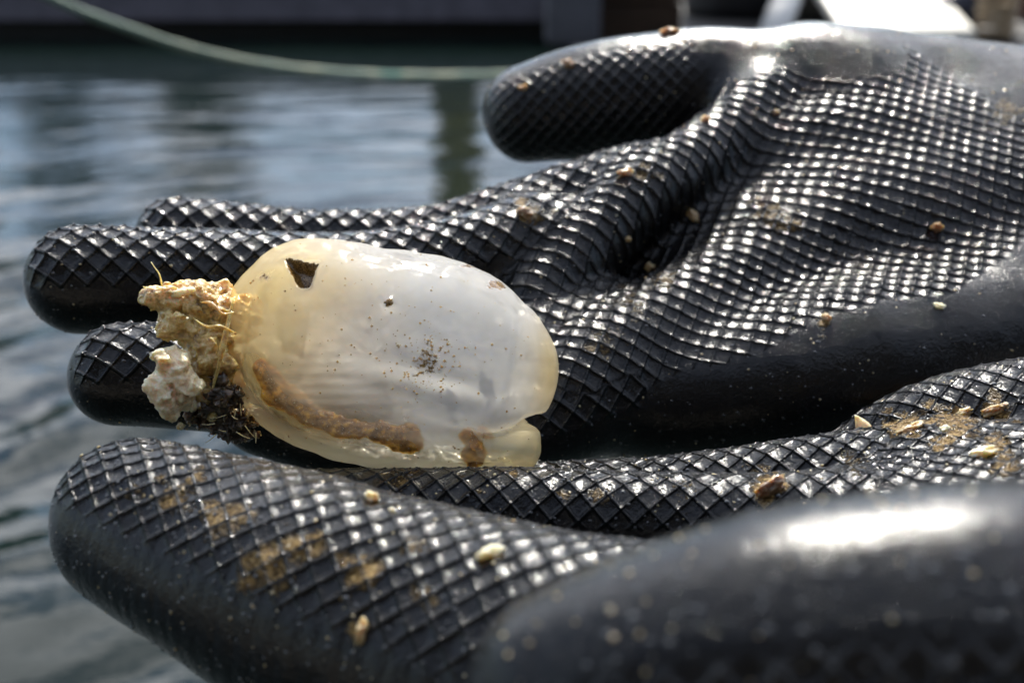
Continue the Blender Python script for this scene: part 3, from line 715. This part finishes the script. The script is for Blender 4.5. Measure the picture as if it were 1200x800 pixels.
def squirt():
    root = empty('sea_squirt', tuple(P(450, 545, SQD)))
    tag(root, 'translucent cream sea squirt lying across the two gloved hands', 'sea squirt')
    W, F, _ = squirt_surface((450, 415), 1.0)
    n = vnormals(W, F)
    x, y = spix(W); front = (n @ FWD) < 0
    g = lambda cx, cy, sx, sy, rot=0: np.exp(-((((x-cx)*math.cos(rot)+(y-cy)*math.sin(rot))/sx)**2+((-(x-cx)*math.sin(rot)+(y-cy)*math.cos(rot))/sy)**2))
    # folds: pinch above the lower-right lobe, flat facet at left, soft lumps
    d = -.0040*g(598, 505, 34, 7, -.35) - .0026*g(630, 492, 14, 6, -.1) + .0012*g(610, 528, 22, 18) - .0022*g(560, 505, 40, 8, .25)
    d += -.0010*g(520, 455, 60, 10, .25) + .0008*g(500, 430, 60, 12, .3) - .0012*g(292, 390, 8, 60, .05) + .0010*g(275, 400, 10, 40)
    d += -.0008*g(590, 470, 30, 8, -.6) + .0010*g(620, 430, 26, 50) - .0013*g(604, 420, 8, 60, .12)
    tri = np.clip(poly_dist(x, y, [(344, 304), (366, 311), (384, 310), (374, 338), (361, 338)])/6+.42+.30*vnoise(W*600)+.12*vnoise(W*1800), 0, 1)
    d += -.0034*front*tri**1.5                       # the open siphon
    d += .0006*g(361, 318, 24, 20)*front + .0012*g(466, 361, 9, 8)*front
    d += 0.0016*vnoise(W*38) + 0.0006*fbm(W*90)+.00018*fbm(W*420)
    d += .00011*np.sin((y-440)*.55+.02*x)*g(400, 470, 70, 40)*front
    W = W + n*d[:, None]
    stain = .42*g(500, 430, 34, 26) + .30*g(510, 410, 14, 40) + .95*g(582, 337, 16, 10)*front + .85*g(550, 313, 16, 5)*front + .5*g(470, 380, 120, 60)*.4 + .62*g(483, 480, 17, 7, -.5) + .5*g(405, 320, 30, 10)*.5 + 1.3*tri + .42*g(361, 318, 17, 13) + .7*g(466, 361, 9, 7)+.5*g(318, 325, 20, 12)+.25*g(330, 300, 60, 30)
    warm = np.clip(.15+.95*np.clip((430-x)/170, 0, 1) + .8*g(640, 440, 22, 60)+.7*g(610, 530, 30, 26)+.5*np.clip((y-480)/60, 0, 1), 0, 1)  # last term paints the sun glow along the lower edge as warmer colour
    streak = vnoise(np.stack([x/60+y/90, y/14-x/60, x*0+3], 1))
    clear = .66 + .05*np.clip((x-430)/150, 0, 1) + .16*streak*g(520, 450, 130, 70) - .10*np.clip((y-490)/40, 0, 1) + .16*vnoise(W*70+4) + .10*np.clip((360-y)/60, -1, 0)*0
    gd = np.full(len(x), 1e9)
    gp = [(308, 430), (318, 446), (336, 466), (362, 484), (390, 496), (418, 504), (440, 507), (462, 509), (487, 516)]
    for (xa, ya), (xb, yb) in zip(gp[:-1], gp[1:]):
        t_ = np.clip(((x-xa)*(xb-xa)+(y-ya)*(yb-ya))/((xb-xa)**2+(yb-ya)**2), 0, 1); gd = np.minimum(gd, np.hypot(x-xa-t_*(xb-xa), y-ya-t_*(yb-ya)))
    gd = np.minimum(gd, np.hypot(x-562, y-518))
    clear = np.where(front, clear, .55)
    clear = np.clip(clear-.22*g(361, 318, 24, 20)-.08*g(450, 380, 120, 60)+.20*np.exp(-(gd/20)**2), 0, .85)
    body = mesh_obj('tunic', W, F, tunic_material(), root, attrs={'pale': np.clip(np.clip((y-488)/30, 0, 1)*np.clip((x-300)/80, 0, 1)+.5*g(360, 400, 40, 50)+.35*g(420, 330, 80, 30), 0, 1), 'gutskin': .75*np.exp(-(gd/(13+4*vnoise(W*200)))**2)*front, 'stain': stain*front, 'warm': warm, 'clear': clear})  # first mask holds the painted lower-rim glow plus two lighter patches
    # inner body wall
    W2, F2, _ = squirt_surface((454, 411), .93, .001, .80)
    n2 = vnormals(W2, F2); x2, y2 = spix(W2); W2 = W2+n2*(.0015*fbm(W2*120)-.0050*np.exp(-((x2-362)/26)**2-((y2-320)/24)**2)*((n2 @ FWD) < 0))[:, None]
    m, nt, b, o = new_mat('milky_inner_jelly')
    g_ = N(nt, 'ShaderNodeNewGeometry'); sx = N(nt, 'ShaderNodeSeparateXYZ'); L(nt, g_.outputs['Position'], sx.inputs[0])
    f_ = math_n(nt, 'DIVIDE', math_n(nt, 'SUBTRACT', sx.outputs[0], float(P(340, 400, SQD)[0])), .028, True)
    L(nt, mixc(nt, f_, (.98, .80, .52), (.66, .70, .78)), b.inputs['Base Color']); b.inputs['Roughness'].default_value = .6
    b.inputs['Subsurface Weight'].default_value = 1; b.inputs['Subsurface Scale'].default_value = .03; b.inputs['Subsurface Radius'].default_value = (1, .88, .66)
    b.inputs['Specular IOR Level'].default_value = 0
    lw = N(nt, 'ShaderNodeLayerWeight', Blend=.35); tr = N(nt, 'ShaderNodeBsdfTransparent'); mx = N(nt, 'ShaderNodeMixShader')
    L(nt, math_n(nt, 'ADD', .36, math_n(nt, 'MULTIPLY', lw.outputs['Facing'], 1.1), True), mx.inputs[0])
    L(nt, b.outputs[0], mx.inputs[1]); L(nt, tr.outputs[0], mx.inputs[2]); L(nt, mx.outputs[0], o.inputs['Surface'])
    mesh_obj('inner_jelly', W2, F2, m, root)
    # gut: brown band inside, lower left to middle, following the front wall
    gm, nt, b, o = new_mat('gut_brown')
    q = noise_tex(nt, 600, 4, .6); q2 = noise_tex(nt, 2600, 2, .5)
    c = ramp(nt, q, [(.35, (.20, .09, .02)), (.52, (.42, .21, .045)), (.66, (.88, .52, .08))])
    sp = math_n(nt, 'MULTIPLY', math_n(nt, 'SUBTRACT', q2, .66), 14, True)
    L(nt, mixc(nt, sp, c, (.85, .78, .66)), b.inputs['Base Color']); b.inputs['Roughness'].default_value = .35
    b.inputs['Subsurface Weight'].default_value = .6; b.inputs['Subsurface Scale'].default_value = .003; b.inputs['Subsurface Radius'].default_value = (1, .72, .30)
    L(nt, bump(nt, q, .0008), b.inputs['Normal'])
    lw = N(nt, 'ShaderNodeLayerWeight', Blend=.5); tr = N(nt, 'ShaderNodeBsdfTransparent'); tr.inputs[0].default_value = (1, .85, .5, 1)
    mg = N(nt, 'ShaderNodeMixShader'); L(nt, math_n(nt, 'MULTIPLY', math_n(nt, 'SUBTRACT', math_n(nt, 'ADD', lw.outputs['Facing'], math_n(nt, 'MULTIPLY', q, .8)), .50), 1.7, True), mg.inputs[0])
    L(nt, b.outputs[0], mg.inputs[1]); L(nt, tr.outputs[0], mg.inputs[2]); L(nt, mg.outputs[0], o.inputs['Surface'])
    bvt = BVHTree.FromPolygons([tuple(v) for v in W], F)
    def inside(px_, py_, depth):
        dv = Vector(P(px_, py_, 1)-CAM).normalized(); h = bvt.ray_cast(Vector(CAM), dv)
        if h[0] is None: return None
        return np.array(h[0])+np.array(dv)*depth
    def gutsdf(lst, k=.002, nz=.0017, fr=300):
        ch = []
        for a_, b_, r_ in lst:
            p_ = inside(a_, b_, r_*SQD/FPX*.9+.0010); ch.append((p_, r_*1.15*SQD/FPX))
        ch = densify(ch, 5); A = np.array([c_[0] for c_ in ch])
        sq = lambda p: p + np.outer(((p-A[0]) @ FWD)*1.1, FWD)      # flattened front to back
        cf = [(sq(c_[0][None])[0], c_[1]) for c_ in ch]
        f = lambda p: chain_sd(sq(p), cf) + nz*fbm(p*fr, 3) + nz*.9*vnoise(p*fr*.45+9)
        return build_sdf(f, A.min(0)-.007, A.max(0)+.007, .0009, 1)
    for pts in ([(308, 430, 7), (318, 446, 12), (336, 466, 16), (362, 484, 16), (390, 496, 14), (418, 504, 12), (440, 507, 10), (462, 509, 11), (480, 513, 9), (487, 519, 6)],):
        v_, f_ = gutsdf(pts); mesh_obj('gut', v_, f_, gm, root)
    v_, f_ = gutsdf([(548, 508, 9), (558, 524, 13), (552, 530, 12)], nz=.0014, fr=300); mesh_obj('stomach', v_, f_, gm, root)
    v_, f_ = gutsdf([(566, 508, 8), (577, 512, 6), (588, 507, 3)], nz=.0014, fr=300); mesh_obj('stomach', v_, f_, gm, root)
    for a_, b_ in ((486, 478), (476, 484)):
        v_, f_ = gutsdf([(a_-5, b_+3, 3.0), (a_+5, b_-2, 3.6)], nz=.0006, fr=500); mesh_obj('spot', v_, f_, gm, root)
    # surface specks: tiny grit stuck on the tunic
    r = random.Random(4); V = []; Fq = []
    for _ in range(420):
        if r.random() < .45: a_, b_ = r.gauss(500, 26), r.gauss(425, 22)
        else: a_, b_ = r.uniform(275, 640), r.uniform(285, 545)
        h = bvt.ray_cast(Vector(CAM), Vector(P(a_, b_, 1)-CAM).normalized())
        if h[0] is None: continue
        s_ = r.choice([.00012, .00016, .0002, .00032]) ; c0 = np.array(h[0]); base = len(V)
        for dv in ((1, 0, 0), (-1, 0, 0), (0, 1, 0), (0, -1, 0), (0, 0, 1), (0, 0, -1)): V.append(c0+np.array(dv)*s_*r.uniform(.6, 1.4))
        for t_ in ((0, 2, 4), (2, 1, 4), (1, 3, 4), (3, 0, 4), (2, 0, 5), (1, 2, 5), (3, 1, 5), (0, 3, 5)): Fq.append(tuple(base+i for i in t_))
    tag(mesh_obj('grit', V, Fq, M_DMUD, root, smooth=False), kind='stuff')
    # holdfast
    def lump(lst, nz, fr, mat, name, h_=.0010, lv=2, par=root):
        ch = densify([C(*q_) for q_ in lst], 4); A = np.array([c_[0] for c_ in ch]); rmax = max(c_[1] for c_ in ch)
        f = lambda p: chain_sd(p, ch) + nz*fbm(p*fr, 4) - nz*1.3*np.abs(vnoise(p*fr*.6+7)) + nz*.5*np.abs(vnoise(p*fr*1.9+17))
        v_, f_ = build_sdf(f, A.min(0)-rmax-.003, A.max(0)+rmax+.003, h_, lv); return mesh_obj(name, v_, f_, mat, par)
    hf = lump([(178, 350, .262, 7), (196, 350, .263, 13), (215, 352, .264, 19), (238, 360, .266, 25), (262, 366, .268, 26), (280, 370, .270, 22)], .0019, 330, M_HOLD, 'holdfast')
    lump([(208, 380, .262, 14), (232, 392, .264, 20), (250, 415, .265, 22), (255, 440, .266, 20), (240, 468, .266, 16)], .0022, 300, M_HOLD, 'holdfast')
    lump([(198, 420, .257, 12), (205, 434, .257, 19), (204, 455, .258, 19), (212, 474, .259, 9)], .0024, 260, M_SHELL, 'shell_fragment')
    lump([(262, 462, .264, 16), (250, 482, .267, 15), (284, 500, .269, 11)], .0030, 420, M_ROOT, 'dark_root_mat')
    lump([(196, 346, .2605, 4), (212, 343, .2600, 5), (226, 340, .2605, 3.5)], .0003, 300, M_SHELL, 'tubeworm_case', .0007, 1)
    lump([(168, 348, .2615, 5), (178, 352, .2615, 7)], .0006, 500, M_HOLD, 'holdfast', .0007, 1)
    for k in range(4):                                        # wet fibres wrapping the stalk
        t0 = r.uniform(0, 1); x0 = 276-14*r.random(); y0 = 346+46*t0; x1 = r.uniform(172, 235); y1 = 340+26*t0+r.uniform(-4, 12)
        if k % 3 == 0: x1 = r.uniform(212, 258); y1 = r.uniform(420, 478)
        dd = .2592 if k % 3 else .2615
        ch = densify([C(x0, y0, dd-.0005, 1), C((x0*2+x1)/3, (y0*2+y1)/3+r.uniform(-7, 7), dd-.0022+r.uniform(-.001, .0012), r.uniform(1.5, 3.2)), C((x0+x1*2)/3, (y0+y1*2)/3+r.uniform(-7, 7), dd-.0018+r.uniform(-.001, .0012), r.uniform(1.3, 2.8)), C(x1, y1, dd+.0005, .8)], 5)
        tube('fibre', [c_[0] for c_ in ch], [c_[1] for c_ in ch], r.choice([M_HOLD, M_SHELL, M_MUD]), root, 7)
    ch = densify([C(190, 335, .262, 1.1), C(187, 322, .261, .9), (P(181, 313, .261), .0001), (P(177, 307, .261), .00008)], 5)
    tube('root_hair', [c_[0] for c_ in ch], [c_[1] for c_ in ch], M_HOLD, root, 6)
    ch = densify([C(180, 340, .262, 1.2), C(174, 338, .262, 1.0), C(168, 336, .261, .7)], 4)
    tube('root_hair', [c_[0] for c_ in ch], [c_[1] for c_ in ch], M_HOLD, root, 6)
    for k in range(12):                                        # bristles of the dark root mat
        a0 = r.uniform(245, 300); b0 = r.uniform(470, 512); an = r.uniform(2.2, 4.6) if a0 < 270 else r.uniform(.3, 2.4); ln = r.uniform(8, 20)
        dd = .262-.004*r.random()
        ch = [P(a0, b0, dd), P(a0+ln*.5*math.cos(an), b0+ln*.5*math.sin(an)+1, dd-.0008), P(a0+ln*math.cos(an), b0+ln*math.sin(an), dd-.001)]
        tube('bristle', ch, [.00013, .00010, .00005], M_HOLD, root, 4, False)
squirt()

# ------------------------------------------------------------------ crumbs on the gloves
def crumb_mesh(seed, sx=1.0, sy=.7, sz=.6):
    r = np.random.default_rng(seed); n, m = 26, 18; V = []; F = []
    for j in range(m+1):
        ph = math.pi*j/m
        for i in range(n):
            th = 2*math.pi*i/n; V.append((math.sin(ph)*math.cos(th), math.sin(ph)*math.sin(th), math.cos(ph)))
    V = np.array(V); V = V*(1+.85*fbm(V*1.6+seed*3.1, 4)+.30*vnoise(V*4.6+seed))[:, None]*np.array([sx, sy, sz])
    for j in range(m):
        for i in range(n): F.append((j*n+i, (j+1)*n+i, (j+1)*n+(i+1) % n, j*n+(i+1) % n))
    return V, F
def place_crumb(px, py, rp, mat, label, name='silt_crumb', cat='silt crumb', seed=0, asp=(1, .7, .6), ang=0, group=None):
    h = vis_hit(px, py)
    if h is None: return
    p, n_, d = h; V, F = crumb_mesh(seed, *asp); n_ = unit(n_)
    t = unit(RT*math.cos(ang)-UP*math.sin(ang)); t = unit(t-n_*(t @ n_)); b_ = np.cross(n_, t); s = .82*rp*d/FPX
    W = (V[:, :1]*t + V[:, 1:2]*b_ + V[:, 2:]*n_)*s + n_*s*asp[2]*.35
    o = mesh_obj(name, W, F, mat); o.location = tuple(p)
    tag(o, label, cat, group); return o
spots = [
    (813, 252, 9, M_MUD, 'tan silt crumb in the middle of the far palm, left of centre', (1, .7, .7), 1.2),
    (1095, 269, 8, M_MUD, 'round tan crumb near the right side of the far palm', (.9, .8, .8), 0),
    (966, 372, 9, M_MUD, 'brown crumb on the lower pattern edge of the far palm', (1, .6, .6), 1.3),
    (1098, 358, 7, M_SHELL, 'white chip on the smooth heel of the far hand', (1, .7, .5), .3),
    (730, 202, 11, M_MUD, 'tan crumb on the fold behind the sea squirt, below the thumb', (1, .6, .6), -.5),
    (760, 312, 7, M_MUD, 'pale orange crumb in the valley between the palm folds', (.9, .8, .7), 0),
    (738, 283, 5, M_MUD, 'tiny orange crumb above the pale one in the palm valley', (1, .8, .7), 0),
    (825, 138, 6, M_MUD, 'small tan crumb where the thumb meets the palm', (1, .7, .7), -.4),
    (912, 130, 5, M_DMUD, 'small brown crumb high on the far palm', (1, .8, .7), 0),
    (664, 74, 8, M_DMUD, 'brown crumb on top of the raised thumb', (1, .9, .8), 0),
    (612, 102, 6, M_MUD, 'pale speck at the end of the raised thumb', (1, .8, .7), 0),
    (784, 36, 9, M_DMUD, 'brown clump on the crest of the raised thumb, nearer its tip', (1.3, .5, .6), -.2),
    (873, 24, 10, M_DMUD, 'brown clump on the crest at the base of the raised thumb', (1.4, .5, .6), .1),
    (618, 250, 12, M_DMUD, 'large brown silt clump on the index finger base behind the squirt', (1.1, .7, .5), .3),
    (572, 648, 15, M_SHELL, 'cream crumb on the near index finger, furthest right', (1.2, .6, .55), -.6),
    (423, 740, 15, M_MUD, 'elongated tan clump low on the near index finger', (1.2, .5, .5), -1.4),
    (436, 584, 9, M_SHELL, 'glassy pale bead on the near finger below the squirt', (1, .9, .8), 0),
    (460, 595, 4, M_SHELL, 'tiny pale bead beside the glassy one on the near finger', (1, .9, .8), 0),
    (902, 572, 17, M_DMUD, 'brown lump on the fingers behind the blurred thumb', (1.3, .55, .7), -.7),
    (1150, 528, 15, M_SHELL, 'pale flake on the near palm at the right edge', (1.2, .6, .4), -.2),
    (1106, 500, 8, M_SHELL, 'small pale flake beside the orange silt on the near palm', (1, .6, .4), -.8),
    (1165, 478, 12, M_MUD, 'orange silt clump on the near palm, nearest the right edge', (1.5, .6, .4), -.1),
    (1128, 482, 11, M_MUD, 'orange silt clump on the near palm, middle of three', (1.4, .6, .4), -.3),
    (1066, 500, 13, M_MUD, 'orange silt clump on the near palm, leftmost of three', (1.5, .6, .4), -.2),
    (213, 500, 6, M_SHELL, 'cream grain on the fingertip below the holdfast', (.9, .8, 1), 0),
]
for i, (a_, b_, rp, mt, lb, asp, an) in enumerate(spots):
    place_crumb(a_, b_, rp, mt, lb, 'silt_crumb' if mt is not M_SHELL else 'shell_flake', 'silt crumb' if mt is not M_SHELL else 'shell flake', i+1, asp, an, 'silt crumbs stuck to the gloves' if mt is not M_SHELL else 'shell flakes stuck to the gloves')
# pointed white shell standing between the hands
def tooth():
    c, r_ = C(1011, 496, .262, 12)
    V = []; F = []; n = 14; prof = [(0, .95), (.35, 1.0), (.8, .85), (1.3, .55), (1.8, .18), (1.95, .02)]
    ax = unit(UP*.9-RT*.30); u = unit(RT-ax*(RT @ ax)); v_ = np.cross(ax, u)
    for z, rr in prof:
        for i in range(n):
            th = 6.283*i/n; V.append(c-ax*r_*.9 + ax*z*r_ + (u*math.cos(th)*rr*.8+v_*math.sin(th)*rr*.6)*r_*(1+.08*math.sin(5*th)) + u*(-.12*z*z)*r_)
    for j in range(len(prof)-1):
        for i in range(n): F.append((j*n+i, j*n+(i+1) % n, (j+1)*n+(i+1) % n, (j+1)*n+i))
    F += [tuple(range(n))[::-1], tuple((len(prof)-1)*n+i for i in range(n))]
    tag(mesh_obj('shell_tip', V, F, M_SHELL), 'pointed white shell tip standing in the gap between the two hands', 'shell')
tooth()
# tiny crumbs and droplets: nobody could count them
def scatter(name, label, cat, count, mat, size, seed, boxes, flat=.6, ico=True):
    r = random.Random(seed); V = []; F = []
    cands = []
    for (V_, N_, px_) in SURF:
        m = (px_[:, 0] > 20) & (px_[:, 0] < 1220) & (px_[:, 1] > 10) & (px_[:, 1] < 810) & (((V_-CAM)*N_).sum(1) < 0)
        if boxes: m &= sum(((px_[:, 0] > b[0]) & (px_[:, 0] < b[2]) & (px_[:, 1] > b[1]) & (px_[:, 1] < b[3])).astype(int) for b in boxes) > 0
        i = np.where(m)[0]
        if len(i) == 0: continue
        k = r.choices(range(len(i)), k=count); cands += [(V_[i[q]], N_[i[q]]) for q in k]
    base = []
    for j, ph in enumerate((.0, .9, 1.57)):
        for i in range(6 if j else 1): base.append((math.sin(ph)*math.cos(i*1.047+j*.5), math.sin(ph)*math.sin(i*1.047+j*.5), math.cos(ph)))
    fc = [(0, 1+i, 1+(i+1) % 6) for i in range(6)] + [(1+i, 7+i, 7+(i+1) % 6, 1+(i+1) % 6) for i in range(6)]
    for p, n_ in cands:
        n_ = unit(n_); t = unit(np.cross(n_, [.3, .5, .8])); b_ = np.cross(n_, t); s = size*r.uniform(.35, 1)**1.6; k = len(V); asx = r.uniform(.7, 1.5)
        for q in base: V.append(p-n_*s*.1+(t*q[0]*asx+b_*q[1]+n_*q[2]*flat)*s*r.uniform(*( (.7, 1.3) if flat > .5 and name != 'water_droplets' else (.97, 1.03))))
        F += [tuple(k+x for x in f_) for f_ in fc]
    tag(mesh_obj(name, V, F, mat), label, cat, kind='stuff')
scatter('silt_grains', 'fine tan silt grains sprinkled over both gloves', 'silt', 520, M_MUD, .00038, 1, None)
mw, nt, b, o = new_mat('water_drop'); b.inputs['Base Color'].default_value = (.02, .022, .025, 1); b.inputs['Roughness'].default_value = .02; b.inputs['Coat Weight'].default_value = 1; b.inputs['Coat Roughness'].default_value = .01
scatter('water_droplets', 'small water droplets clinging to both gloves', 'droplets', 2200, mw, .00045, 2, None, .55)
scatter('water_droplets', 'tiny droplets on the blurred near thumb', 'droplets', 420, mw, .00055, 5, [(560, 590, 1200, 800)], .55)
